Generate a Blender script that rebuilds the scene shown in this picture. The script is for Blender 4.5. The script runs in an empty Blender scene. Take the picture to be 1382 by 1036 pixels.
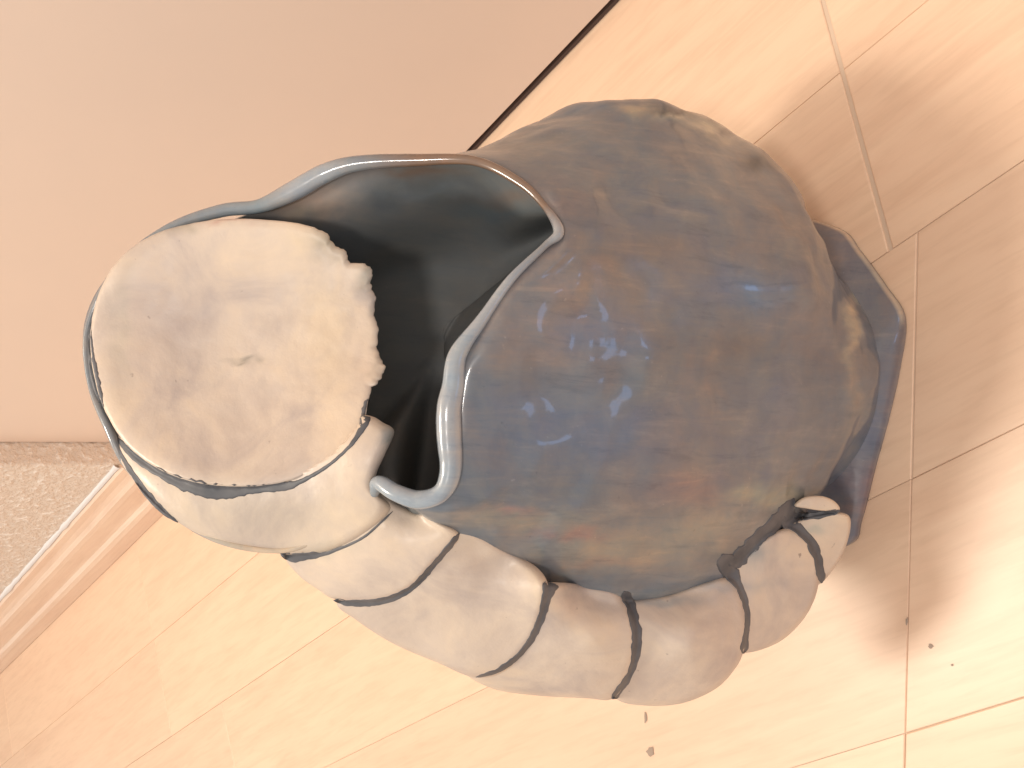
import bpy, math, random
from mathutils import Vector, noise
from mathutils.bvhtree import BVHTree
import numpy as np
random.seed(4)
R = math.radians
# ------------------------------------------------------------------ camera
H = 0.5; F = 1450.0; TH = R(42); RO = R(-3)
sc = bpy.context.scene
cam = bpy.data.cameras.new("camera"); camo = bpy.data.objects.new("camera", cam)
sc.collection.objects.link(camo); sc.camera = camo
cam.sensor_fit = 'HORIZONTAL'; cam.sensor_width = 36; cam.lens = 36 * F / 1382
cam.clip_start = 0.01; cam.clip_end = 50

def ray(px, py):
    """direction (unit forward depth) of a photograph pixel"""
    x = (518 - py) / F; y = (px - 691) / F
    c, s = math.cos(RO), math.sin(RO)
    u = c * x - s * y; v = s * x + c * y
    return Vector((u, math.cos(TH) - v * math.sin(TH), -math.sin(TH) - v * math.cos(TH)))
CAM = Vector((0, 0, H))
fwd = ray(691, 518); e1 = ray(692, 518) - fwd; e2 = ray(691, 517) - fwd      # image right, image up
from mathutils import Matrix
X = e1.normalized(); Y = e2.normalized(); Z = -fwd.normalized()
M = Matrix((X, Y, Z)).transposed().to_4x4(); M.translation = CAM
camo.matrix_world = M

# ------------------------------------------------------------------ light
w = bpy.data.worlds.new("World"); sc.world = w; w.use_nodes = True
bg = w.node_tree.nodes['Background']; bg.inputs[0].default_value = (1.0, 0.93, 0.87, 1); bg.inputs[1].default_value = 0.74
sc.view_settings.view_transform = 'Standard'; sc.view_settings.look = 'None'
sc.view_settings.exposure = 0.0; sc.view_settings.gamma = 1
def area(name, loc, target, size, power, col, sy=None):
    l = bpy.data.lights.new(name, 'AREA'); l.energy = power; l.color = col; l.size = size
    if sy: l.shape = 'RECTANGLE'; l.size_y = sy
    else: l.shape = 'DISK'
    o = bpy.data.objects.new(name, l); sc.collection.objects.link(o)
    o.location = loc; o.rotation_euler = (Vector(target) - Vector(loc)).to_track_quat('-Z', 'Y').to_euler()
    return o
area('ceiling_lamp', (0.42, 1.25, 1.75), (0, .3, 0), .36, 22, (1, .92, .81))
area('corner_lamp', (-0.37, 1.00, 1.75), (0, .3, 0), .36, 21, (1, .92, .79))
area('room_lamp', (-0.30, -0.55, 1.6), (0, .4, .1), .22, 8.0, (1, .93, .86))
area('window_pane_light', (0.02, -1.60, .16), (0, .3, .2), .24, 0.75, (.30, .54, 1.0), .26)
area('window_pane_light', (0.75, -1.35, .14), (0, .3, .1), .28, 1.2, (.30, .54, 1.0), .30)

# ------------------------------------------------------------------ helpers
def P(px, py, d):
    return CAM + ray(px, py) * (d + 0.055)
def FL(px, py, z=0.0):
    r = ray(px, py); return CAM + r * ((H - z) / -r.z)
def mesh(name, vs, fs, mat=None, parent=None, smooth=True, cols=None):
    me = bpy.data.meshes.new(name); me.from_pydata([tuple(v) for v in vs], [], fs); me.update()
    if smooth: me.polygons.foreach_set('use_smooth', [True] * len(me.polygons))
    if cols is not None:
        a = me.color_attributes.new('tint', 'FLOAT_COLOR', 'POINT')
        a.data.foreach_set('color', np.array([(c[0], c[1], c[2], 1) for c in cols], dtype=np.float32).ravel())
    o = bpy.data.objects.new(name, me); sc.collection.objects.link(o)
    if mat: me.materials.append(mat)
    if parent: o.parent = parent
    return o
def cr(p0, p1, p2, p3, t):
    return .5 * ((2 * p1) + (-p0 + p2) * t + (2 * p0 - 5 * p1 + 4 * p2 - p3) * t * t + (-p0 + 3 * p1 - 3 * p2 + p3) * t ** 3)
def spline_closed(pts, n):
    """n samples on a closed Catmull-Rom through pts (numpy rows)"""
    m = len(pts); out = []
    for i in range(n):
        s = i * m / n; k = int(s); t = s - k
        out.append(cr(pts[(k - 1) % m], pts[k % m], pts[(k + 1) % m], pts[(k + 2) % m], t))
    return np.array(out)
def spline_open(pts, n):
    m = len(pts); ext = [2 * pts[0] - pts[1]] + list(pts) + [2 * pts[-1] - pts[-2]]; out = []
    for i in range(n):
        s = i * (m - 1) / (n - 1); k = min(int(s), m - 2); t = s - k
        out.append(cr(ext[k], ext[k + 1], ext[k + 2], ext[k + 3], t))
    return np.array(out)
def nz(p, sc_=1, o=4, seed=0):
    return noise.fractal(Vector(p) * sc_ + Vector((seed * 7.3, seed * 3.1, seed)), 1.0, 2.0, o)
def ss(a, b, x):
    t = max(0, min(1, (x - a) / (b - a))); return t * t * (3 - 2 * t)

# ------------------------------------------------------------------ materials
def newmat(name):
    m = bpy.data.materials.new(name); m.use_nodes = True; nt = m.node_tree
    return m, nt, nt.nodes['Principled BSDF']
def N(nt, t, **kw):
    n = nt.nodes.new(t)
    for k, v in kw.items():
        if k in n.inputs: n.inputs[k].default_value = v
        else: setattr(n, k, v)
    return n
def ramp(nt, stops):
    r = nt.nodes.new('ShaderNodeValToRGB'); e = r.color_ramp.elements
    while len(e) < len(stops): e.new(.5)
    for x, (p, c) in zip(e, stops): x.position = p; x.color = (*c, 1)
    return r
def mix(nt, kind, fac, a, b):
    m = nt.nodes.new('ShaderNodeMix'); m.data_type = 'RGBA'; m.blend_type = kind
    for s, v in ((0, fac), (6, a), (7, b)):
        if isinstance(v, (int, float)): m.inputs[s].default_value = v
        elif isinstance(v, tuple): m.inputs[s].default_value = (*v, 1)
        else: nt.links.new(v, m.inputs[s])
    return m.outputs[2]
def bump(nt, bs, src, strength, dist):
    b = nt.nodes.new('ShaderNodeBump'); b.inputs['Strength'].default_value = strength; b.inputs['Distance'].default_value = dist
    nt.links.new(src, b.inputs['Height']); nt.links.new(b.outputs[0], bs.inputs['Normal'])

def mat_glaze(name, rough, mott=1.0, coat=.6, bs=.35):
    m, nt, b = newmat(name); L = nt.links
    tc = N(nt, 'ShaderNodeTexCoord'); at = N(nt, 'ShaderNodeAttribute', attribute_name='tint')
    mp = N(nt, 'ShaderNodeMapping'); mp.inputs['Scale'].default_value = (1, 1.6, 1); L.new(tc.outputs['Object'], mp.inputs[0])
    n1 = N(nt, 'ShaderNodeTexNoise', Scale=22.0, Detail=7.0, Roughness=.62, Distortion=.9); L.new(mp.outputs[0], n1.inputs[0])
    n2 = N(nt, 'ShaderNodeTexNoise', Scale=75.0, Detail=5.0, Roughness=.6, Distortion=.6); L.new(mp.outputs[0], n2.inputs[0])
    r1 = ramp(nt, [(.28, (.80, .88, 1.04)), (.45, (.92, .98, 1.0)), (.56, (1.04, .99, .96)), (.74, (1.25, 1.06, .92))])
    L.new(n1.outputs[0], r1.inputs[0])
    r2 = ramp(nt, [(.32, (.86, .88, .92)), (.52, (1, 1, 1)), (.72, (1.15, 1.11, 1.04))]); L.new(n2.outputs[0], r2.inputs[0])
    c = mix(nt, 'MULTIPLY', mott, at.outputs['Color'], r1.outputs[0]); c = mix(nt, 'MULTIPLY', mott, c, r2.outputs[0])
    mps = N(nt, 'ShaderNodeMapping'); mps.inputs['Scale'].default_value = (150, 30, 26); mps.inputs['Rotation'].default_value = (.2, .15, .35); L.new(tc.outputs['Object'], mps.inputs[0])
    n4 = N(nt, 'ShaderNodeTexNoise', Scale=1.0, Detail=6.0, Roughness=.68, Distortion=.5); L.new(mps.outputs[0], n4.inputs[0])
    r4 = ramp(nt, [(.30, (.66, .72, .80)), (.44, (.93, .96, 1.0)), (.56, (1.04, 1.0, .97)), (.70, (1.34, 1.22, 1.10))]); L.new(n4.outputs[0], r4.inputs[0])
    c = mix(nt, 'MULTIPLY', mott, c, r4.outputs[0])
    n5 = N(nt, 'ShaderNodeTexNoise', Scale=420.0, Detail=2.0, Roughness=.5); L.new(tc.outputs['Object'], n5.inputs[0])
    r5 = ramp(nt, [(.20, (.7, .7, .72)), (.28, (1, 1, 1)), (.72, (1, 1, 1)), (.80, (1.5, 1.45, 1.4))]); L.new(n5.outputs[0], r5.inputs[0])
    c = mix(nt, 'MULTIPLY', mott * .8, c, r5.outputs[0])
    L.new(c, b.inputs['Base Color']); b.inputs['Roughness'].default_value = rough
    b.inputs['Coat Weight'].default_value = coat; b.inputs['Coat Roughness'].default_value = .07
    n3 = N(nt, 'ShaderNodeTexNoise', Scale=48.0, Detail=3.0, Roughness=.5); L.new(tc.outputs['Object'], n3.inputs[0])
    bump(nt, b, n3.outputs[0], bs, .0022)
    return m
GLAZE = mat_glaze('stoneware_glaze', .34, .95, .7, .40)
GLAZE_IN = mat_glaze('inner_glaze', .75, .35, .0, .2)
RIMM = mat_glaze('rim_glaze', .25, .6, .9, .10)

def mat_disc():
    m, nt, b = newmat('cream_clay'); L = nt.links
    tc = N(nt, 'ShaderNodeTexCoord'); at = N(nt, 'ShaderNodeAttribute', attribute_name='tint')
    n1 = N(nt, 'ShaderNodeTexNoise', Scale=26.0, Detail=6.0, Roughness=.6, Distortion=.7); L.new(tc.outputs['Object'], n1.inputs[0])
    r1 = ramp(nt, [(.30, (.76, .76, .82)), (.5, (1, .99, .98)), (.70, (1.16, 1.12, 1.02))]); L.new(n1.outputs[0], r1.inputs[0])
    n2 = N(nt, 'ShaderNodeTexNoise', Scale=230.0, Detail=2.0, Roughness=.5); L.new(tc.outputs['Object'], n2.inputs[0])
    r2 = ramp(nt, [(.20, (.35, .33, .36)), (.265, (1, 1, 1))]); L.new(n2.outputs[0], r2.inputs[0])
    c = mix(nt, 'MULTIPLY', 1.0, at.outputs['Color'], r1.outputs[0]); c = mix(nt, 'MULTIPLY', .7, c, r2.outputs[0])
    L.new(c, b.inputs['Base Color']); b.inputs['Roughness'].default_value = .42
    b.inputs['Coat Weight'].default_value = .12; b.inputs['Coat Roughness'].default_value = .3
    n3 = N(nt, 'ShaderNodeTexNoise', Scale=40.0, Detail=5.0, Roughness=.55); L.new(tc.outputs['Object'], n3.inputs[0])
    bump(nt, b, n3.outputs[0], .4, .003)
    return m
CREAM = mat_disc()
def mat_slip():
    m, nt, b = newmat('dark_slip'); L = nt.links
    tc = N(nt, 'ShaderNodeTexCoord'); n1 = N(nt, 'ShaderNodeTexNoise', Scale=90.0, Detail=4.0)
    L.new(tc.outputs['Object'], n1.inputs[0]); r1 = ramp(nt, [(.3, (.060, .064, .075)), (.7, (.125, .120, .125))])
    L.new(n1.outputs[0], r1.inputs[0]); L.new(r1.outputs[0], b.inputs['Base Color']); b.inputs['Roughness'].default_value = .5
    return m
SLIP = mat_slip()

def mat_wood(name, base, dark, rough, ang, scale=1.0, coat=.0):
    m, nt, b = newmat(name); L = nt.links
    tc = N(nt, 'ShaderNodeTexCoord'); oi = N(nt, 'ShaderNodeObjectInfo')
    mp = N(nt, 'ShaderNodeMapping'); mp.inputs['Rotation'].default_value = (0, 0, ang)
    mp2 = N(nt, 'ShaderNodeMapping'); mp2.inputs['Scale'].default_value = (1.0 * scale, 9 * scale, 9 * scale)
    va = N(nt, 'ShaderNodeVectorMath', operation='ADD'); mu = N(nt, 'ShaderNodeVectorMath', operation='SCALE')
    mu.inputs['Scale'].default_value = 7.0
    cb = N(nt, 'ShaderNodeCombineXYZ'); L.new(oi.outputs['Random'], cb.inputs[0]); L.new(oi.outputs['Random'], cb.inputs[2])
    L.new(cb.outputs[0], mu.inputs[0]); L.new(tc.outputs['Object'], mp.inputs[0]); L.new(mp.outputs[0], mp2.inputs[0])
    L.new(mp2.outputs[0], va.inputs[0]); L.new(mu.outputs[0], va.inputs[1])
    n1 = N(nt, 'ShaderNodeTexNoise', Scale=4.0, Detail=8.0, Roughness=.6, Distortion=1.2); L.new(va.outputs[0], n1.inputs[0])
    n2 = N(nt, 'ShaderNodeTexNoise', Scale=26.0, Detail=6.0, Roughness=.6, Distortion=.4); L.new(va.outputs[0], n2.inputs[0])
    r1 = ramp(nt, [(.30, dark), (.60, base)]); L.new(n1.outputs[0], r1.inputs[0])
    r2 = ramp(nt, [(.34, (.92, .90, .88)), (.55, (1, 1, 1))]); L.new(n2.outputs[0], r2.inputs[0])
    c = mix(nt, 'MULTIPLY', .8, r1.outputs[0], r2.outputs[0])
    # each board a touch lighter or darker
    rr = ramp(nt, [(0, (.955, .94, .93)), (1, (1.03, 1.03, 1.02))]); L.new(oi.outputs['Random'], rr.inputs[0])
    c = mix(nt, 'MULTIPLY', 1.0, c, rr.outputs[0])
    L.new(c, b.inputs['Base Color']); b.inputs['Roughness'].default_value = rough
    b.inputs['Coat Weight'].default_value = coat; b.inputs['Coat Roughness'].default_value = .30
    bump(nt, b, n2.outputs[0], .08, .001)
    return m

# ================================================================== SETTING
Tt = Vector((.49713, -.86768, 0)); Tn = Vector((.86768, .49713, 0)); Q0 = .410     # wall direction, wall normal (away), foot line
def W(s, q, z): return Tt * s + Tn * (Q0 + q) + Vector((0, 0, z))
FLOORW = mat_wood('parquet_wood', (.80, .570, .405), (.755, .515, .36), .45, R(60), 1.0, .30)
m_, nt_, b_ = newmat('seam_dust'); b_.inputs['Base Color'].default_value = (.64, .49, .37, 1); b_.inputs['Roughness'].default_value = .9
SUB = m_

# floor boards: rows parallel to the wall, cut by slanting butt joints
def clip(poly, a, n, gap):
    """keep the side of line (a, unit normal n) with dot >= gap"""
    out = []
    for i in range(len(poly)):
        p, q = poly[i], poly[(i + 1) % len(poly)]
        dp, dq = (p - a).dot(n) - gap, (q - a).dot(n) - gap
        if dp >= 0: out.append(p)
        if dp * dq < 0: out.append(p + (q - p) * (dp / (dp - dq)))
    return out
def line(a, b):
    a = FL(*a); b = FL(*b); d = (b - a).normalized(); return a, Vector((-d.y, d.x, 0))
def orient(l, ref):
    a, n = l; return (a, n) if n.dot(ref) > 0 else (a, -n)
cuts = []                                                     # row boundaries from the wall outward, normals toward the wall
def sline(q, dirw=None):
    return (Tn * q, Tn.copy())
rowlines = [(Tn * (Q0 + .12), Tn.copy()), orient(line((60, 985), (290, 795)), Tn), orient(line((170, 1036), (480, 820)), Tn)]
lo = FL(1200, 330); lo2 = FL(1382, 225)
sA = FL(170, 1036); sB = FL(440, 1036); sD = FL(1382, 580)
def two(a, b):
    d = (b - a).normalized(); n = Vector((-d.y, d.x, 0)); return (a, n if n.dot(Tn) > 0 else -n)
rowlines[2] = two(FL(250, 981), FL(1290, 278))
rowlines.append(two(FL(500, 1005), FL(1290, 617)))
for q in (-.012, -.118, -.225, -.33): rowlines.append((Tn * q, Tn.copy()))
big = [Vector((-3, -1.2, 0)), Vector((2.2, -1.2, 0)), Vector((2.2, 3.6, 0)), Vector((-3, 3.6, 0))]
x1 = line((1110, 0), (1200, 330)); x2 = line((1232, 560), (1224, 900)); x3 = line((175, 690), (240, 1036)); x4 = line((1335, 690), (1372, 800))
def shifted(l, s): return (l[0] + Tt * s, l[1])
def xo(l): return orient(l, Tt)
rows = []
joints = {0: [(xo(x3), .0002), (shifted(xo(x1), -.0), .0013), (shifted(xo(x1), .3), .00015), (shifted(xo(x3), -.5), .00015)],
          1: [(xo(x3), .0002), (xo(x1), .0013), (shifted(xo(x3), -.45), .00015), (shifted(xo(x1), .33), .00015)],
          2: [(shifted(xo(x3), .12), .00015), (xo(x2), .0003), (shifted(xo(x3), -.35), .00015)],
          3: [(xo(x2), .00015), (shifted(xo(x2), .24), .00015)],
          4: [(xo(x2), .0003), (xo(x4), .00015)], 5: [(xo(x2), .00015)], 6: [(xo(x4), .00015)]}
floor = mesh('floor', [(-3.2, -1.4, -.0008), (2.4, -1.4, -.0008), (2.4, 3.8, -.0008), (-3.2, 3.8, -.0008)], [(0, 1, 2, 3)], SUB, None, False)
floor['kind'] = 'structure'
def board(poly):
    if len(poly) < 3: return
    c = sum(poly, Vector()) / len(poly)
    area_ = sum(poly[i].x * poly[(i + 1) % len(poly)].y - poly[(i + 1) % len(poly)].x * poly[i].y for i in range(len(poly)))
    if area_ < 0: poly = poly[::-1]
    n = len(poly); dz = random.uniform(-.0002, .0002)
    top = [p + Vector((0, 0, dz)) for p in poly]; e = .0006
    tin = [p + (c - p).normalized() * e + Vector((0, 0, dz)) for p in poly]
    mid = [p + Vector((0, 0, dz - .0004)) for p in poly]; low = [p + Vector((0, 0, -.0025)) for p in poly]
    vs = tin + mid + low
    fs = [tuple(range(n))] + [(n + i, n + (i + 1) % n, (i + 1) % n, i) for i in range(n)] + [(2 * n + i, 2 * n + (i + 1) % n, n + (i + 1) % n, n + i) for i in range(n)]
    mesh('floor_board', vs, fs, FLOORW, floor, False)
for k in range(len(rowlines) - 1):
    g = .0002
    a, n = rowlines[k]; p = clip(big, a, -n, g)
    a, n = rowlines[k + 1]; p = clip(p, a, n, g)
    js = sorted(joints.get(k, []), key=lambda j: (j[0][0] + Vector()).dot(Tt))
    # sort joints by where they cut the row's middle line
    mid = (rowlines[k][0].dot(Tn) + rowlines[k + 1][0].dot(Tn)) / 2
    def spos(j):
        (a, n), _ = j; o = Tn * mid; return (a - o).dot(n) / Tt.dot(n)
    js.sort(key=spos); cur = p
    for (a, n), gap in js:
        board(clip(cur, a, -n, gap)); cur = clip(cur, a, n, gap)
        if len(cur) < 3: break
    board(cur)

# wall with fine rough plaster, baseboard, door
m, nt, b = newmat('rough_plaster'); tc = N(nt, 'ShaderNodeTexCoord')
n1 = N(nt, 'ShaderNodeTexNoise', Scale=150.0, Detail=3.0, Roughness=.6); nt.links.new(tc.outputs['Object'], n1.inputs[0])
r = ramp(nt, [(.40, (.74, .63, .53)), (.58, (.78, .67, .57)), (.66, (.92, .86, .79))]); nt.links.new(n1.outputs[0], r.inputs[0])
nt.links.new(r.outputs[0], b.inputs['Base Color']); b.inputs['Roughness'].default_value = .6; bump(nt, b, n1.outputs[0], 1.0, .004)
PLASTER = m
m, nt, b = newmat('door_paint'); tc = N(nt, 'ShaderNodeTexCoord')
n1 = N(nt, 'ShaderNodeTexNoise', Scale=5.0, Detail=5.0, Roughness=.6); nt.links.new(tc.outputs['Object'], n1.inputs[0])
r = ramp(nt, [(.3, (.78, .64, .54)), (.7, (.81, .66, .55))]); nt.links.new(n1.outputs[0], r.inputs[0])
nt.links.new(r.outputs[0], b.inputs['Base Color']); b.inputs['Roughness'].default_value = .5
n2 = N(nt, 'ShaderNodeTexNoise', Scale=260.0, Detail=2.0); nt.links.new(tc.outputs['Object'], n2.inputs[0]); bump(nt, b, n2.outputs[0], .1, .0003)
DOOR = m
BASEW = mat_wood('baseboard_wood', (.86, .66, .51), (.78, .56, .42), .4, R(60), 1.0, .3)

def wall_s(px, py, q):
    r = ray(px, py); k = (Q0 + q - CAM.dot(Tn)) / r.dot(Tn); p = CAM + r * k; return p.dot(Tt), p.z
S_EDGE = wall_s(40, 628, .015)[0]
def slab(name, s0, s1, q0, q1, z0, z1, mat, bev=.002, parent=None):
    vs = [W(s, q, z) for s in (s0, s1) for q in (q0, q1) for z in (z0, z1)]
    fs = [(0, 1, 3, 2), (4, 6, 7, 5), (0, 4, 5, 1), (2, 3, 7, 6), (1, 5, 7, 3), (0, 2, 6, 4)]
    o = mesh(name, vs, fs, mat, parent, False)
    if bev:
        md = o.modifiers.new('bevel', 'BEVEL'); md.width = bev; md.segments = 3
    return o
wall = slab('wall', -2.6, S_EDGE, .015, .12, -.01, 2.3, PLASTER, .003); wall['kind'] = 'structure'
wl2 = slab('wall_past_door', S_EDGE + 1.9, S_EDGE + 2.8, .015, .12, -.01, 2.3, PLASTER, .003); wl2['kind'] = 'structure'
door = bpy.data.objects.new('door', None); sc.collection.objects.link(door); door.location = (0, 0, 0)
door['label'] = 'plain smooth beige door panel behind the pot with a dark gap along the floor'; door['category'] = 'door'
slab('door_leaf', S_EDGE + .001, S_EDGE + 1.897, .038, .078, .0075, 2.0, DOOR, .0015, door)
m, nt, b = newmat('gap_shade'); b.inputs['Base Color'].default_value = (.09, .055, .045, 1); b.inputs['Roughness'].default_value = .8
slab('gap_shade_strip', S_EDGE + .001, S_EDGE + 1.897, .0395, .076, .0006, .0035, m, 0, door)  # dark strip painting the shade in the gap under the door
slab('gap_backing', S_EDGE + .001, S_EDGE + 1.897, .080, .118, -.008, 2.0, m, 0, door)  # unseen backing added behind the leaf to keep the gap dark
# baseboard: a moulded profile run along the wall
prof = [(0.0, 0.0), (0.0, .020), (.0015, .026), (.0045, .030), (.0050, .034), (.0052, .052), (.0060, .058), (.0085, .063), (.0100, .069), (.0105, .078), (.0125, .081), (.0147, .082), (.0147, 0.0)]
S0 = -2.6
vs = [W(s, q, z + .0006) for s in (S0, S_EDGE) for q, z in prof]; n = len(prof)
fs = [(i, i + n, (i + 1) % n + n, (i + 1) % n) for i in range(n)] + [tuple(range(n)), tuple(range(2 * n - 1, n - 1, -1))]
bb = mesh('baseboard', vs, fs, BASEW, None, False)
bb['label'] = 'pale varnished wood baseboard moulding along the foot of the rough wall'; bb['category'] = 'baseboard'
# caulk bead where board meets plaster
m, nt, b = newmat('caulk'); b.inputs['Base Color'].default_value = (.74, .70, .68, 1)
vs = []; nseg = 120
for i in range(nseg + 1):
    s = S0 + (S_EDGE - S0) * i / nseg; wv = .0022 + .0012 * nz((s * 40, 0, 0))
    for k in range(5):
        a = math.pi / 2 * k / 4; vs.append(W(s, .0149 - wv * math.cos(a) * 1.3, .0826 + wv * 1.9 * math.sin(a)))
fs = [(i * 5 + k, i * 5 + k + 1, i * 5 + k + 6, i * 5 + k + 5) for i in range(nseg) for k in range(4)]
mesh('caulk_line', vs, fs, m, bb)

# ================================================================== THE POT
pot = bpy.data.objects.new('ceramic_pot', None); sc.collection.objects.link(pot)
pot['label'] = 'blue and brown glazed pot with overlapping cream discs curling up its side'; pot['category'] = 'pot'
POT0 = Vector((.01, .34, 0)); pot.location = POT0
_m = mesh
def pmesh(name, vs, fs, mat, parent=None, smooth=True, cols=None):
    o = _m(name, [Vector(v) - POT0 for v in vs], fs, mat, parent or pot, smooth, cols); return o

# --- colour map of the glaze: pigment patches and painted window glints over a blue-brown ground
BASE = np.array((.152, .160, .176))
BL = [  # px, py, rx, ry, colour, weight
 (930, 250, 120, 60, (.18, .19, .20), .8), (800, 200, 120, 40, (.175, .19, .205), .8), (990, 170, 60, 20, (.24, .21, .17), .5),
 (700, 190, 60, 25, (.21, .19, .16), .6), (760, 420, 60, 90, (.26, .19, .15), .7), (900, 380, 60, 60, (.22, .185, .17), .6),
 (800, 590, 130, 50, (.125, .145, .205), .9), (700, 560, 60, 60, (.15, .16, .20), .7), (1080, 460, 60, 60, (.145, .15, .18), .8),
 (960, 560, 34, 100, (.225, .165, .135), .6), (1060, 360, 50, 60, (.19, .155, .135), .5), (1000, 470, 80, 30, (.105, .105, .115), .7), (860, 340, 80, 24, (.21, .16, .135), .6), (680, 620, 30, 60, (.105, .115, .15), .6), (690, 480, 26, 60, (.22, .165, .135), .6), (1100, 540, 26, 80, (.12, .115, .13), .5), (1060, 590, 70, 50, (.16, .155, .17), .7), (940, 660, 70, 20, (.20, .135, .14), .8),
 (800, 450, 60, 30, (.13, .16, .24), .6), (1000, 385, 60, 30, (.14, .18, .25), .6),  # blue window reflections painted into the glaze colour
 (700, 700, 90, 16, (.27, .225, .175), .8), (830, 740, 120, 28, (.29, .25, .19), .85), (960, 710, 60, 25, (.30, .26, .20), .8),
 (1035, 668, 45, 14, (.30, .29, .21), .8), (760, 720, 50, 6, (.36, .18, .14), .7), (690, 690, 30, 5, (.38, .19, .15), .7),
 (800, 760, 60, 5, (.34, .20, .14), .5), (870, 800, 110, 16, (.20, .22, .24), .8), (750, 775, 40, 8, (.22, .24, .25), .7),
 (1022, 215, 22, 16, (.075, .08, .09), .9), (1000, 190, 25, 8, (.09, .09, .11), .7), (970, 152, 22, 7, (.06, .06, .07), .9),
 (985, 172, 30, 8, (.10, .10, .12), .9), (905, 150, 50, 6, (.10, .095, .09), .8),
 (1150, 450, 9, 60, (.36, .32, .24), .95), (1148, 400, 7, 35, (.42, .36, .25), .8), (862, 147, 30, 6, (.36, .315, .235), .97), (915, 157, 30, 6, (.40, .35, .26), .97), (955, 170, 26, 6, (.40, .35, .26), .97), (990, 187, 22, 6, (.36, .31, .24), .97), (935, 150, 34, 4, (.05, .05, .055), .97), (968, 158, 18, 5, (.05, .055, .06), .97), (984, 176, 20, 4, (.07, .075, .09), .97), (1026, 218, 20, 11, (.06, .068, .075), .97), (1150, 560, 12, 50, (.25, .21, .18), .6),
 (690, 255, 50, 22, (.24, .165, .13), .8), (745, 275, 30, 18, (.27, .185, .15), .8),
 (985, 750, 22, 20, (.075, .085, .10), .95), (1055, 695, 24, 12, (.07, .08, .09), .95), (842, 782, 20, 10, (.10, .12, .15), .9),
 (738, 785, 14, 14, (.085, .09, .105), .95), (1020, 735, 40, 10, (.10, .12, .14), .8), (1100, 668, 30, 8, (.16, .17, .15), .8),
]
def wob(px, py):
    a = noise.noise(Vector((px / 38, py / 38, 1.7))); b2 = noise.noise(Vector((px / 38, py / 38, 9.2)))
    c2 = noise.noise(Vector((px / 13, py / 9, 4.4))); d2 = noise.noise(Vector((px / 13, py / 9, 7.7)))
    return px + 18 * a + 9 * c2, py + 12 * b2 + 6 * d2
def tint(px, py, base=BASE, bl=BL):
    x, y = wob(px, py); c = np.array(base, float)
    for bx, by, rx, ry, col, wt in bl:
        if bl is BL and wt < .96: col = tuple(.88 * np.array(col) + .12 * np.array(BASE) * (sum(col) / sum(BASE)) ** .6)
        dd = ((x - bx) / rx) ** 2 + ((y - by) / ry) ** 2
        if dd < 5:
            k = wt * math.exp(-dd); c = c * (1 - k) + np.array(col) * k
    return c

# --- control rings: (px, py, d) on the photograph's rays, 16 meridians
L0 = [(605,520,.352),(632,452,.352),(683,375,.355),(750,316,.362),(728,268,.372),(640,216,.385),(470,218,.39),(335,289,.40),(188,343,.405),(122,440,.408),(147,575,.403),(232,696,.395),(385,743,.385),(512,652,.364),(560,676,.357),(603,645,.353)]
L1 = [(640,520,.349),(665,462,.348),(705,395,.351),(768,332,.358),(748,255,.374),(652,209,.392),(472,224,.400),(338,295,.41),(192,349,.415),(129,443,.418),(154,570,.413),(240,688,.405),(392,733,.395),(520,668,.372),(570,692,.360),(630,672,.355)]
L2 = [(740,515,.358),(765,430,.358),(800,350,.362),(815,280,.375),(775,210,.395),(668,197,.415),(520,260,.43),(420,340,.44),(330,420,.45),(300,500,.45),(330,600,.44),(400,690,.425),(480,750,.41),(600,755,.388),(660,735,.375),(720,650,.362)]
L3 = [(860,510,.370),(880,400,.373),(885,290,.385),(860,210,.405),(790,160,.425),(690,178,.44),(600,260,.46),(560,350,.48),(540,450,.49),(530,550,.485),(540,650,.47),(570,740,.45),(620,800,.425),(690,825,.412),(770,780,.392),(830,660,.375)]
L4 = [(1000,505,.398),(1010,390,.40),(1010,275,.418),(950,165,.44),(855,136,.446),(745,170,.47),(690,270,.5),(665,370,.515),(650,470,.52),(650,570,.515),(665,670,.5),(690,770,.475),(750,830,.447),(850,850,.433),(930,790,.418),(980,665,.402)]
L5 = [(1096,500,.425),(1098,390,.428),(1094,300,.440),(1058,232,.462),(960,190,.485),(850,220,.51),(790,300,.53),(765,390,.545),(755,480,.55),(760,570,.545),(780,660,.53),(820,740,.51),(890,790,.485),(980,800,.468),(1050,745,.452),(1085,630,.435)]
def ringw(cx, cy, rx, ry, z, n=16):
    return [Vector((cx + rx * math.sin(2 * math.pi * j / n), cy - ry * math.cos(2 * math.pi * j / n), z)) for j in range(n)]
def to_w(L): return np.array([np.array(P(*p)) for p in L])
def to_px(L): return np.array([(p[0], p[1]) for p in L], float)
def proj(v):
    d = Vector(v) - CAM; c = d.dot(fwd); return 691 + F * d.dot(X) / c, 518 - F * d.dot(Y) / c, c - .055
outer = [to_w(L) for L in (L0, L1, L2, L3, L4, L5)]
L6 = np.array([np.array(v) for v in ringw(.010, .341, .075, .073, .031)])
L7 = np.array([np.array(v) for v in ringw(.010, .342, .069, .067, .004)])
outer += [L6, L7]
NC = 224
dense = [spline_closed(r_, NC) for r_ in outer]
def loft(rings, per, bumpy=0.0, seed=0):
    cols_ = np.array(rings)                       # R x NC x 3
    total = (len(rings) - 1) * per + 1
    g = np.stack([spline_open(cols_[:, i, :], total) for i in range(cols_.shape[1])], 1)
    return g
G = loft(dense, 16)
nr = G.shape[0]
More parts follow.
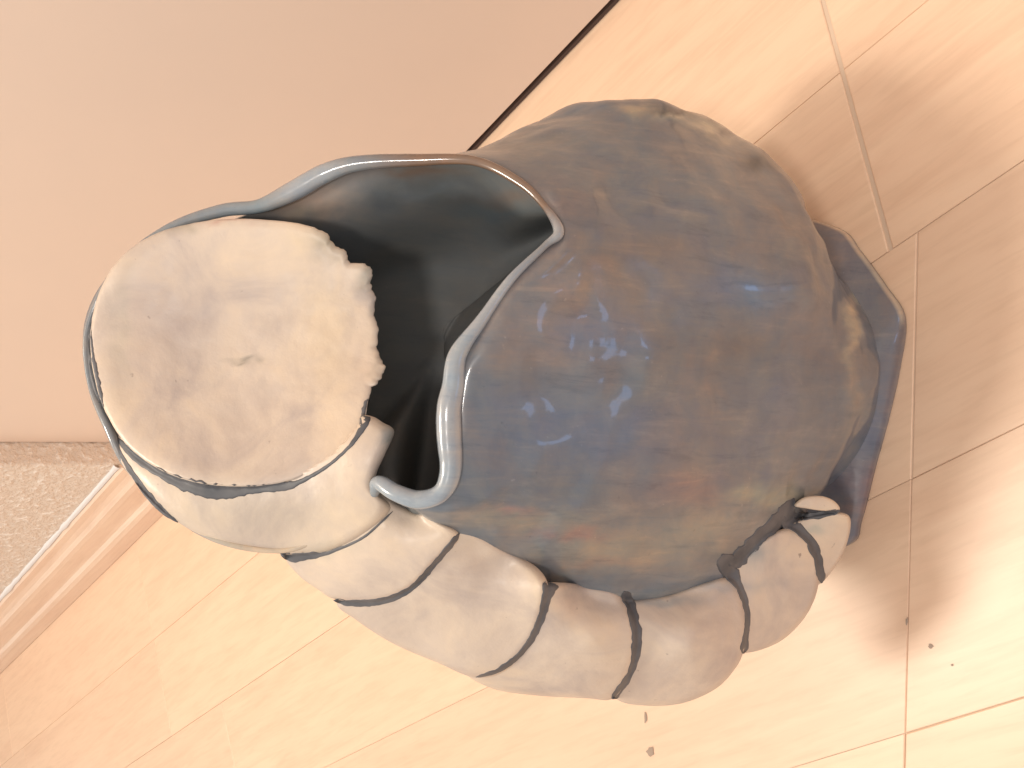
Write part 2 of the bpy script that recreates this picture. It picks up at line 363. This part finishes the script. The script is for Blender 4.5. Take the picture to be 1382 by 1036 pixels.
# gentle hand-made unevenness, plus one big lump shaped to catch the window glint
Gd = G.copy()
du = np.roll(G, -1, 1) - np.roll(G, 1, 1); dv = np.gradient(G, axis=0); nn = np.cross(du, dv); nn /= (np.linalg.norm(nn, axis=2, keepdims=True) + 1e-9)
LUMPS = [(1056, 395, 46, 55, .0082), (975, 350, 30, 30, -.0012), (880, 480, 34, 45, .0016), (790, 430, 30, 30, -.0010), (700, 620, 40, 30, .0012), (780, 375, 12, 26, .0014), (1080, 330, 40, 18, .0016), (1110, 470, 24, 22, -.0014), (900, 640, 70, 22, .0012), (960, 220, 50, 20, .0015), (1020, 690, 30, 12, .0014), (850, 745, 60, 9, .0010)]
mid_ = G[30, 0]; sgn = 1.0 if Vector(nn[30, 0]).dot(CAM - Vector(mid_)) > 0 else -1.0
for i in range(nr):
    k = ss(10, 40, i) * (1 - ss(nr - 14, nr - 2, i))
    for j in range(NC):
        p = G[i, j]; px_, py_, d_ = proj(p); fr = 1.0 if d_ < .46 else 0.0
        lump = sum(a_ * math.exp(-((px_ - x_) / rx_) ** 2 - ((py_ - y_) / ry_) ** 2) for x_, y_, rx_, ry_, a_ in LUMPS) * fr
        Gd[i, j] = p + nn[i, j] * sgn * lump + nn[i, j] * (.0022 * k * nz(p, 26, 3, 1) + .0010 * k * nz(p, 60, 2, 2))
vs = []; cols = []
for i in range(nr):
    for j in range(NC):
        v = Gd[i, j]; vs.append(v); px, py, d = proj(v); cols.append(tint(px, py))
fs = []
for i in range(nr - 1):
    for j in range(NC):
        a, b2 = i * NC + j, i * NC + (j + 1) % NC; fs.append((a, a + NC, b2 + NC, b2))
body = pmesh('body', vs, fs, GLAZE, None, True, cols)
bvh = BVHTree.FromPolygons([Vector(v) for v in vs], fs)

# --- inner wall and well
CX, CY = 598, 440
def inner(t, dz, side):
    out = []
    for j, (px, py, d) in enumerate(L0):
        back = 1.0 if 6 <= j <= 12 else (.5 if j in (5, 13) else 0.0)
        t_in = t; dd = d + dz * (1 - .80 * (1 - ss(.45, .85, t)) * back)
        kf = ss(.2, .75, t)
        if j in (14, 15, 0, 1, 2, 3) and t < .4: t = -.35 * math.sin(math.pi * min(t, .36) / .36) * (1 if j < 3 or j == 15 else .6) + max(0, t - .3) * .5
        dd = dd * (1 - kf) + .456 * kf
        out.append((px + (CX - px) * t, py + (CY - py) * t, dd)); t = t_in
    return to_w(out)
inn = [outer[0], inner(.02, .008, 0), inner(.08, .028, 0), inner(.18, .052, 0), inner(.36, .078, 0), inner(.62, .094, 0), inner(.86, .099, 0), inner(.998, .100, 0)]
GI = loft([spline_closed(r_, NC) for r_ in inn], 9)
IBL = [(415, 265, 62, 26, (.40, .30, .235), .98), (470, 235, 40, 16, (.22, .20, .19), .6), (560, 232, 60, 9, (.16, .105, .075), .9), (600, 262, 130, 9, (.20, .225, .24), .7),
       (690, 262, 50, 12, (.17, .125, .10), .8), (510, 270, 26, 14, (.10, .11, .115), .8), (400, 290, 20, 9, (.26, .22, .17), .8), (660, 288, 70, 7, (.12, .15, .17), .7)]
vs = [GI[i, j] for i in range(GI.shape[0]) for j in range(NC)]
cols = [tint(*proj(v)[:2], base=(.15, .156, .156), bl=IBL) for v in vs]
fs = []
for i in range(GI.shape[0] - 1):
    for j in range(NC):
        a, b2 = i * NC + j, i * NC + (j + 1) % NC; fs.append((a, b2, b2 + NC, a + NC))
cl = len(vs) - NC; vs.append(np.mean([np.array(v) for v in vs[cl:]], axis=0)); cols.append(cols[-1]); fs += [(cl + j, cl + (j + 1) % NC, len(vs) - 1) for j in range(NC)]
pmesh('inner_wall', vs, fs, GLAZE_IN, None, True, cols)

# --- tubes: rolled rim and dark slip lines
def tube(name, pts, rad, mat, parent=None, closed=False, n=None, seg=10, cols=None, flat=1.0, toward=None, jit=0.0):
    """pts k x 3, rad k; cross-section flattened along the view-ward normal"""
    A = np.concatenate([np.array([list(p) for p in pts]), np.array(rad)[:, None]], 1)
    n = n or len(pts) * 10
    Sx = spline_closed(A, n) if closed else spline_open(A, n)
    cen = Sx[:, :3]; rr = np.maximum(Sx[:, 3], .00012)
    vs = []; vc = []
    for i in range(n):
        if closed: t = cen[(i + 1) % n] - cen[i - 1]
        else: t = cen[min(i + 1, n - 1)] - cen[max(i - 1, 0)]
        t = Vector(t).normalized(); up = (CAM - Vector(cen[i])).normalized(); sd = t.cross(up).normalized(); up = sd.cross(t).normalized()
        r0 = rr[i] * (1 + jit * nz(tuple(cen[i] * 160), 1, 3))
        for k in range(seg):
            a = 2 * math.pi * k / seg; vs.append(Vector(cen[i]) + sd * (r0 * math.cos(a)) + up * (r0 * flat * math.sin(a)))
        if cols is not None:
            s = i * len(cols) / n if closed else i * (len(cols) - 1) / (n - 1); k0 = int(s); f = s - k0
            c = np.array(cols[k0 % len(cols)]) * (1 - f) + np.array(cols[(k0 + 1) % len(cols) if closed else min(k0 + 1, len(cols) - 1)]) * f
            vc += [c] * seg
    fs = []
    for i in range(n if closed else n - 1):
        for k in range(seg):
            a = i * seg + k; b2 = i * seg + (k + 1) % seg; c = ((i + 1) % n) * seg + (k + 1) % seg; d = ((i + 1) % n) * seg + k
            fs.append((a, b2, c, d))
    if not closed: fs += [tuple(range(seg))[::-1], tuple(range((n - 1) * seg, n * seg))]
    return pmesh(name, vs, fs, mat, parent, True, vc if cols is not None else None)

LB = (.30, .33, .36); BR = (.20, .125, .085); GR = (.22, .23, .24); CRM = (.42, .35, .27); DK = (.10, .10, .11)
rim = [(612,520,.349,.0044,LB),(618,478,.349,.0036,LB),(650,432,.350,.0024,LB),(690,376,.353,.0018,LB),(735,332,.358,.0014,GR),(754,312,.360,.0022,LB),(735,278,.370,.0014,BR),(700,245,.376,.0018,BR),(640,217,.384,.0020,BR),
       (560,216,.388,.0026,BR),(485,220,.390,.0032,GR),(440,233,.392,.0040,LB),(395,258,.395,.0042,LB),(350,278,.397,.0030,(.20,.25,.28)),(300,284,.400,.0028,(.22,.24,.26)),(235,305,.403,.0022,GR),(177,343,.407,.0017,GR),(138,392,.409,.0014,GR),(117,455,.410,.0015,GR),(124,522,.409,.0016,GR),
       (146,575,.403,.0020,GR),(172,630,.402,.0014,GR),(228,690,.398,.0012,GR),(300,730,.390,.0016,CRM),(385,742,.385,.0012,CRM),(450,715,.376,.0010,CRM),(500,672,.366,.0018,GR),(510,652,.362,.0030,LB),(535,665,.357,.0034,LB),(565,674,.355,.0036,LB),(595,665,.352,.0036,LB),(608,635,.351,.0042,LB),(606,585,.350,.0048,LB),(606,550,.349,.0047,LB)]
tube('rolled_rim', [P(a, b2, c) for a, b2, c, d, e in rim], [r_[3] for r_ in rim], RIMM, None, True, 420, 14, [r_[4] for r_ in rim], .85, None, .02)

# --- chain depth field (thin-plate through control points)
CH = [(200,640,.388),(150,600,.398),(350,700,.380),(300,740,.388),(450,640,.366),(500,620,.360),(530,590,.362),(400,750,.386),(450,800,.390),(520,720,.366),(540,690,.360),(300,560,.390),(200,540,.398),
 (560,850,.396),(600,720,.362),(650,745,.364),(640,910,.405),(700,850,.390),(580,790,.376),(740,930,.414),(745,790,.371),(830,940,.420),(850,812,.379),(900,950,.430),(930,870,.402),(960,785,.390),(1000,880,.425),(1040,725,.408),(1060,850,.440),(1105,790,.447),(1130,690,.442),(1145,720,.452),(1080,690,.430),(800,860,.390)]
def on_body(px, py):
    h = bvh.ray_cast(CAM, ray(px, py).normalized())
    return None if h[0] is None else (h[0] - CAM).dot(fwd) - .055
BOUND = [(560,690),(600,708),(640,725),(690,752),(790,795),(840,802),(890,800),(935,790),(980,768),(1010,735),(1040,705),(1070,690),(1100,680)]
for bx, by in BOUND:
    h = on_body(bx, by)
    if h: CH = [q for q in CH if (q[0] - bx) ** 2 + (q[1] - by) ** 2 > 900] + [(bx, by, h - .0005)]
A = np.array(CH); kx = A[:, :2] / 100
def U(r2): return np.where(r2 > 1e-9, r2 * np.log(r2 + 1e-12), 0)
K = U(((kx[:, None] - kx[None]) ** 2).sum(2)) + np.eye(len(A)) * .09; Pm = np.c_[np.ones(len(A)), kx]
Sys = np.block([[K, Pm], [Pm.T, np.zeros((3, 3))]]); sol = np.linalg.solve(Sys, np.r_[A[:, 2], 0, 0, 0])
def chain(px, py):
    q = np.array((px, py)) / 100; return float(U(((q - kx) ** 2).sum(1)) @ sol[:len(A)] + sol[len(A)] + sol[len(A) + 1:] @ q)
A1 = [(125,440,.400),(160,350,.396),(230,305,.393),(310,293,.389),(420,303,.385),(480,350,.387),(512,450,.384),(500,545,.372),(460,610,.368),(350,658,.372),(230,640,.380),(150,560,.393),(310,470,.396),(250,430,.398),(400,500,.389),(330,560,.388)]
A1 = np.array(A1); k1 = A1[:, :2] / 100; K1 = U(((k1[:, None] - k1[None]) ** 2).sum(2)) + np.eye(len(A1)) * .02; P1 = np.c_[np.ones(len(A1)), k1]
s1 = np.linalg.solve(np.block([[K1, P1], [P1.T, np.zeros((3, 3))]]), np.r_[A1[:, 2], 0, 0, 0])
def bowl(px, py):
    q = np.array((px, py)) / 100; return float(U(((q - k1) ** 2).sum(1)) @ s1[:len(A1)] + s1[len(A1)] + s1[len(A1) + 1:] @ q)
def on_body(px, py):
    h = bvh.ray_cast(CAM, ray(px, py).normalized())
    return None if h[0] is None else (h[0] - CAM).dot(fwd) - .055

DBL = [(350, 690, 150, 40, (.40, .345, .27), .5), (200, 430, 60, 110, (.42, .33, .28), .7), (300, 400, 90, 70, (.45, .36, .30), .6), (445, 450, 45, 110, (.58, .46, .33), .7),
       (455, 325, 40, 18, (.33, .29, .22), .8), (500, 370, 14, 24, (.26, .24, .20), .8), (512, 460, 9, 60, (.24, .22, .19), .8), (520, 586, 18, 15, (.25, .25, .23), .95), (500, 500, 22, 22, (.56, .44, .35), .5),
       (330, 488, 22, 3, (.20, .18, .15), .7), (430, 740, 50, 10, (.42, .38, .32), .6), (1010, 745, 30, 12, (.28, .29, .29), .8), (980, 790, 60, 9, (.33, .33, .33), .6), (900, 812, 50, 7, (.30, .32, .33), .7),
       (1090, 712, 22, 8, (.36, .37, .33), .7), (770, 800, 30, 7, (.40, .36, .33), .5), (240, 310, 18, 6, (.30, .27, .2), .5), (305, 297, 22, 3, (.40, .22, .18), .8), (160, 440, 12, 80, (.40, .345, .28), .5)]
CREAMC = (.575, .475, .39)
def disc(outline, field, tilt, thick=.0042, dome=.0028, rough_edge=0.0, snap=True, rings=22, n=120, name='disc', hollow=False, edge=.0035, cream=CREAMC):
    """tilt = (dx, dy, amount): the edge lying that way stands proud, the opposite edge tucks under"""
    O = spline_closed(np.array(outline, float), n); c = O.mean(0); tx, ty, ta = tilt; R0 = np.abs(O - c).max()
    tl = math.hypot(tx, ty) or 1
    if rough_edge:
        for i in range(n):
            k = rough_edge * (1 if O[i, 0] > c[0] + 40 and O[i, 1] < 540 else .15); O[i] = O[i] + (O[i] - c) / np.linalg.norm(O[i] - c) * k * 9 * nz((O[i, 0] / 8, O[i, 1] / 8, 0), 1, 4)
    def dep(px, py):
        d = field(px, py)
        if snap:
            h = on_body(px, py)
            if h is not None: d = -.0015 * math.log(math.exp(-(d - .4) / .0015) + math.exp(-(h - .0006 - .4) / .0015)) + .4
        return d
    vs = []; cols = []; top = []
    rl = [0] + [((k + 1) / rings) ** .8 for k in range(rings)]
    base = dep(*c)
    for ri, r_ in enumerate(rl):
        for i in range(1 if ri == 0 else n):
            p = c + (O[i] - c) * r_; px, py = p
            t = ((px - c[0]) * tx + (py - c[1]) * ty) / tl / R0
            d = dep(px, py) - ta * t
            prof_ = (1 - r_ ** 6) if hollow else (1 - r_ ** 2.6)
            d -= dome * prof_ ; d += edge * max(0, (r_ - .90) / .10) ** 2.2
            w_ = P(px, py, d); w_ = w_ + ray(px, py) * (.0007 * nz(w_, 34, 2, 5) + .0003 * nz(w_, 120, 2, 6))
            vs.append(w_); cols.append(tint(px, py, cream, DBL))
    def idx(ri, i): return 0 if ri == 0 else 1 + (ri - 1) * n + i % n
    fs = []
    for ri in range(rings):
        for i in range(n):
            if ri == 0: fs.append((0, idx(1, i), idx(1, i + 1)))
            else: fs.append((idx(ri, i), idx(ri + 1, i), idx(ri + 1, i + 1), idx(ri, i + 1)))
    # underside: the same sheet set back by the thickness
    m0 = len(vs); nv = m0
    for q in range(nv):
        v = vs[q]; px, py, _ = proj(v); p = c + (np.array((px, py)) - c) * .985
        vs.append(v + (P(p[0], p[1], 0) - P(px, py, 0)) * 0 + ray(*p) * thick); cols.append(cols[q])
    fs += [tuple(i + m0 for i in reversed(f)) for f in list(fs)]
    for i in range(n): fs.append((idx(rings, i), m0 + idx(rings, i), m0 + idx(rings, i + 1), idx(rings, i + 1)))
    o = pmesh(name, vs, fs, CREAM, None, True, cols)
    return o, dep
OUT = [
 [(122,470),(130,405),(160,350),(208,316),(270,299),(330,295),(400,301),(440,313),(447,326),(466,338),(470,352),(492,356),(502,368),(500,384),(507,402),(506,424),(511,446),(509,470),(515,486),(519,497),(513,512),(503,522),(497,540),(489,572),(455,612),(400,645),(340,656),(270,652),(215,633),(168,597),(136,540)],
 [(153,590),(166,628),(202,672),(250,711),(300,732),(350,743),(392,748),(440,744),(490,722),(528,688),(508,662),(508,640),(520,612),(532,582),(517,570),(495,560),(440,560),(350,580),(270,590),(210,570),(170,560)],
 [(385,748),(402,775),(430,796),(455,809),(510,811),(555,793),(590,758),(620,722),(580,700),(538,680),(500,660),(450,690),(410,715)],
 [(455,812),(480,836),(530,868),(590,894),(640,914),(680,906),(715,872),(733,830),(740,792),(724,765),(682,742),(640,718),(600,715),(550,745),(500,780)],
 [(628,905),(665,929),(720,938),(790,942),(828,942),(850,906),(859,870),(855,832),(835,802),(800,792),(760,786),(728,790),(700,820),(660,870)],
 [(832,943),(870,952),(920,949),(965,930),(990,905),(1003,880),(1008,840),(1001,802),(984,780),(950,786),(900,802),(860,808),(830,815),(815,860),(818,910)],
 [(1004,881),(1050,867),(1084,836),(1102,800),(1105,762),(1092,728),(1064,712),(1030,728),(1005,752),(975,780),(965,830),(980,866)],
 [(1108,787),(1130,760),(1144,730),(1148,702),(1138,692),(1110,692),(1080,700),(1058,715),(1070,760),(1090,785)],
 [(1072,682),(1085,671),(1108,669),(1126,676),(1133,688),(1110,689),(1088,686)]]
def inside1(px, py):
    c = False; o_ = OUT[0]; cx0, cy0 = 318, 478; px = cx0 + (px - cx0) * 1.02; py = cy0 + (py - cy0) * 1.02
    for i in range(len(o_)):
        (xa, ya), (xb, yb) = o_[i], o_[i - 1]
        if (ya > py) != (yb > py) and px < (xb - xa) * (py - ya) / (yb - ya) + xa: c = not c
    return c
TILT = [(1, 1, .000), (.5, .8, .004), (.8, .5, .004), (1, .4, .004), (1, .2, .004), (1, 0, .004), (1, -.3, .004), (1, -.5, .003), (1, -.6, .001)]
D9 = min(on_body(x_, y_) or .5 for x_, y_ in ((1076, 683), (1090, 676), (1100, 680), (1115, 680), (1126, 683))) - .0035
deps = []
for k in range(9):
    if k == 0: o, dp = disc(OUT[0], bowl, TILT[0], dome=-.001, thick=.005, rough_edge=.40, snap=False, rings=40, n=200, hollow=True, edge=.0016)
    elif k == 8: o, dp = disc(OUT[k], lambda a, b2: D9 + (a - 1100) * .00012 - (b2 - 680) * .00006, TILT[k], thick=.006, snap=False, dome=.001, rings=8, n=48, edge=.001)
    else: o, dp = disc(OUT[k], lambda a, b2, kk=k: (lambda c_: max(c_, bowl(a, b2) + .007) if kk == 1 and inside1(a, b2) else c_)(chain(a, b2) + (.0012 * kk if kk < 3 else .003)), TILT[k], thick=.005, dome=.0013 if k > 1 else .0010, snap=(k > 1))
    if k == 0: o['label'] = 'largest disc, a shallow cream bowl at the mouth'
    if k == 1: o['label'] = 'second disc with a small grey glazed bump on its inner edge'
    deps.append((o, dp))
# --- dark slip lines in the grooves between discs  (px, py, half-width px)
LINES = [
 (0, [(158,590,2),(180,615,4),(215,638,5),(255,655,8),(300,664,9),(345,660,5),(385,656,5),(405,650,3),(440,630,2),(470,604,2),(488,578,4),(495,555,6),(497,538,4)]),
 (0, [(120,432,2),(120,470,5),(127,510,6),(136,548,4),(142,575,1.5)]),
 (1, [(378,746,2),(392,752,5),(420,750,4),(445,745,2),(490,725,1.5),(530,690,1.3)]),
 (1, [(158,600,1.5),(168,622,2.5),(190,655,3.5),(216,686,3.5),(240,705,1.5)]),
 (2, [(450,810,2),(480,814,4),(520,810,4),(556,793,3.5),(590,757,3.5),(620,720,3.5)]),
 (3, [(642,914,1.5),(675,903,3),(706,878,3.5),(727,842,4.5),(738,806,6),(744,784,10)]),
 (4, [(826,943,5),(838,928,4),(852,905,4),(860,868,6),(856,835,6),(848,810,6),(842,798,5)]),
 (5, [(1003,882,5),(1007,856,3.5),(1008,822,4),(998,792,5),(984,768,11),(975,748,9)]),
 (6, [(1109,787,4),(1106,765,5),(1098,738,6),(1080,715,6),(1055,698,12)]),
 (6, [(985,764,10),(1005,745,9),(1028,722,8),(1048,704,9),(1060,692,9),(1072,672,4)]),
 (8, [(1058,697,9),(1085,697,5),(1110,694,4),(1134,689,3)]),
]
prox = {}
for o, dp in deps: pass
bpy.context.view_layer.update()
allv = []; allf = []
for ob in pot.children:
    if ob.name.startswith(('disc', 'body')):
        k0 = len(allv); allv += [v.co + POT0 for v in ob.data.vertices]; allf += [tuple(i + k0 for i in p.vertices) for p in ob.data.polygons]
full = BVHTree.FromPolygons(allv, allf)
def film(name, ln, mat, parent, proud=.00035, jit=.35, m=9):
    dense_ = spline_open(np.array(ln, float), max(12, int(sum(math.hypot(ln[i + 1][0] - ln[i][0], ln[i + 1][1] - ln[i][1]) for i in range(len(ln) - 1)) / 3)))
    n = len(dense_); D = np.full((n, m), np.nan); Q = np.zeros((n, m, 2))
    for i in range(n):
        t = dense_[min(i + 1, n - 1), :2] - dense_[max(i - 1, 0), :2]; t /= np.linalg.norm(t) + 1e-9; nv_ = np.array((-t[1], t[0]))
        for k_ in range(m):
            u = 2 * k_ / (m - 1) - 1; px, py = dense_[i, :2]
            wdt = max(dense_[i, 2], .9) * (1 + jit * nz((px / 11, py / 11, 3 if u > 0 else 8), 1, 3)) * 1.15 * (.12 + .88 * ss(-.5, 2.6, i) * ss(-.5, 2.6, n - 1 - i))
            q = dense_[i, :2] + nv_ * u * wdt; Q[i, k_] = q
            h = full.ray_cast(CAM, ray(*q).normalized())
            if h[0] is not None and (h[0] - CAM).dot(fwd) < .60: D[i, k_] = (h[0] - CAM).dot(fwd)
    col = np.array([np.nanmedian(r_) if np.isfinite(r_).any() else np.nan for r_ in D])
    good = np.isfinite(col)
    if not good.any(): return None
    col = np.interp(np.arange(n), np.arange(n)[good], col[good])
    for i in range(n):
        for k_ in range(m):
            if not np.isfinite(D[i, k_]): D[i, k_] = col[i]
    for it in range(2):
        E = np.pad(D, 1, mode='edge'); D = np.minimum(D, (E[:-2, 1:-1] + E[2:, 1:-1] + E[1:-1, :-2] + E[1:-1, 2:] + E[1:-1, 1:-1] * 2) / 6)
    vs = []
    for lay in (0, 1):
        for i in range(n):
            for k_ in range(m):
                u = 2 * k_ / (m - 1) - 1; e = math.sqrt(max(0, 1 - u * u)); vs.append(CAM + ray(*Q[i, k_]) * (D[i, k_] + (.0012 if lay else -proud * (.2 + e))))
    fs = []; o_ = n * m
    for i in range(n - 1):
        for k_ in range(m - 1):
            a = i * m + k_; q4 = (a, a + m, a + m + 1, a + 1); fs.append(q4); fs.append(tuple(x + o_ for x in reversed(q4)))
        a = i * m; fs.append((a, a + o_, a + m + o_, a + m)); a += m - 1; fs.append((a, a + m, a + m + o_, a + o_))
    for i in (0, n - 1):
        for k_ in range(m - 1):
            a = i * m + k_; fs.append((a, a + 1, a + 1 + o_, a + o_) if i == 0 else (a + 1, a, a + o_, a + 1 + o_))
    return pmesh(name, vs, fs, mat, parent, True, [(.36, .31, .25)] * len(vs))
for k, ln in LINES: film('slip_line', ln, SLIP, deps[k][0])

# --- foot: flared glazed slab with a corner toward the camera
FT = [(1225,430),(1238,500),(1200,572),(1150,732)]
near = [FL(1226,432), FL(1218,500), FL(1200,572), FL(1172,690), FL(1150,732)]
foot_out = [FL(1224,428), FL(1198,385), FL(1165,340), FL(1138,310), Vector((.098,.335,0)), Vector((.094,.375,0)), Vector((.06,.412,0)), Vector((.01,.425,0)), Vector((-.045,.412,0)), Vector((-.078,.375,0)), Vector((-.086,.33,0)), FL(1148,735), FL(1166,700), FL(1184,630), FL(1203,560), FL(1218,490)]
fo = np.array([list(v) for v in foot_out]); 
FB = spline_closed(fo, NC); TOPR = spline_closed(np.array([list(v) for v in ringw(.010, .340, .060, .058, .018)]), NC)
# align: TOPR starts at j0 toward the camera and turns toward +x, the same way as foot_out
vs = []; cols = []; cen = np.array((.010, .340, 0))
FBL = [(1180, 430, 40, 60, (.125, .125, .14), .8), (1185, 560, 30, 60, (.17, .16, .19), .7), (1165, 660, 20, 40, (.19, .13, .14), .8), (1150, 720, 20, 20, (.13, .105, .12), .8)]
rows_ = []
for k, (t, z) in enumerate([(1.0, .018), (.75, .0165), (.5, .0140), (.18, .010), (.05, .0072), (.01, .0055), (0.0, .0038), (0.0, .0012), (.03, 0.0002)]):
    rr_ = FB * (1 - t) + TOPR * t; rr_[:, 2] = z; rows_.append(rr_)
for ri, rr_ in enumerate(rows_):
    for v in rr_:
        vs.append(v); px, py, _ = proj(v)
        c = tint(px, py, (.16, .15, .165), FBL)
        if 5 <= ri <= 6:
            kk = .75 * ss(1238, 1215, px) * ss(445, 425, py); c = c * (1 - kk) + np.array((.58, .48, .36)) * kk
        cols.append(c)
nrw = len(rows_)
fs = [(i * NC + j, (i + 1) * NC + j, (i + 1) * NC + (j + 1) % NC, i * NC + (j + 1) % NC) for i in range(nrw - 1) for j in range(NC)] + [tuple((nrw - 1) * NC + j for j in range(NC))]
pmesh('foot', vs, fs, GLAZE, None, True, cols)

# --- specks of dirt on the boards
m, nt, b = newmat('dirt'); b.inputs['Base Color'].default_value = (.36, .27, .21, 1); b.inputs['Roughness'].default_value = .9
def speck(px, py, rx, ry, label):
    c = FL(px, py, .0003); vs = [c + Vector((0, 0, .0003))]; n = 12
    for i in range(n):
        a = 2 * math.pi * i / n; k = 1 + .35 * random.uniform(-1, 1); vs.append(FL(px + rx * k * math.cos(a), py + ry * k * math.sin(a), .0003))
    o = mesh('dirt_speck', vs, [(0, 1 + i, 1 + (i + 1) % n) for i in range(n)], m); o['label'] = label; o['category'] = 'dirt speck'; return o
speck(1256, 872, 4, 3, 'small dark dirt speck on the bright floor right of the shadow tip')
speck(1285, 897, 2, 1.6, 'tiniest brown speck on the brightest part of the floor')
speck(878, 1014, 5, 7, 'grey elongated smudge on the floor at the bottom edge below the discs')
speck(871, 968, 2, 7, 'thin grey mark on the floor touching the lowest cream disc')
speck(1224, 838, 1.6, 5, 'dark crumb in the floor seam at the tip of the shadow')
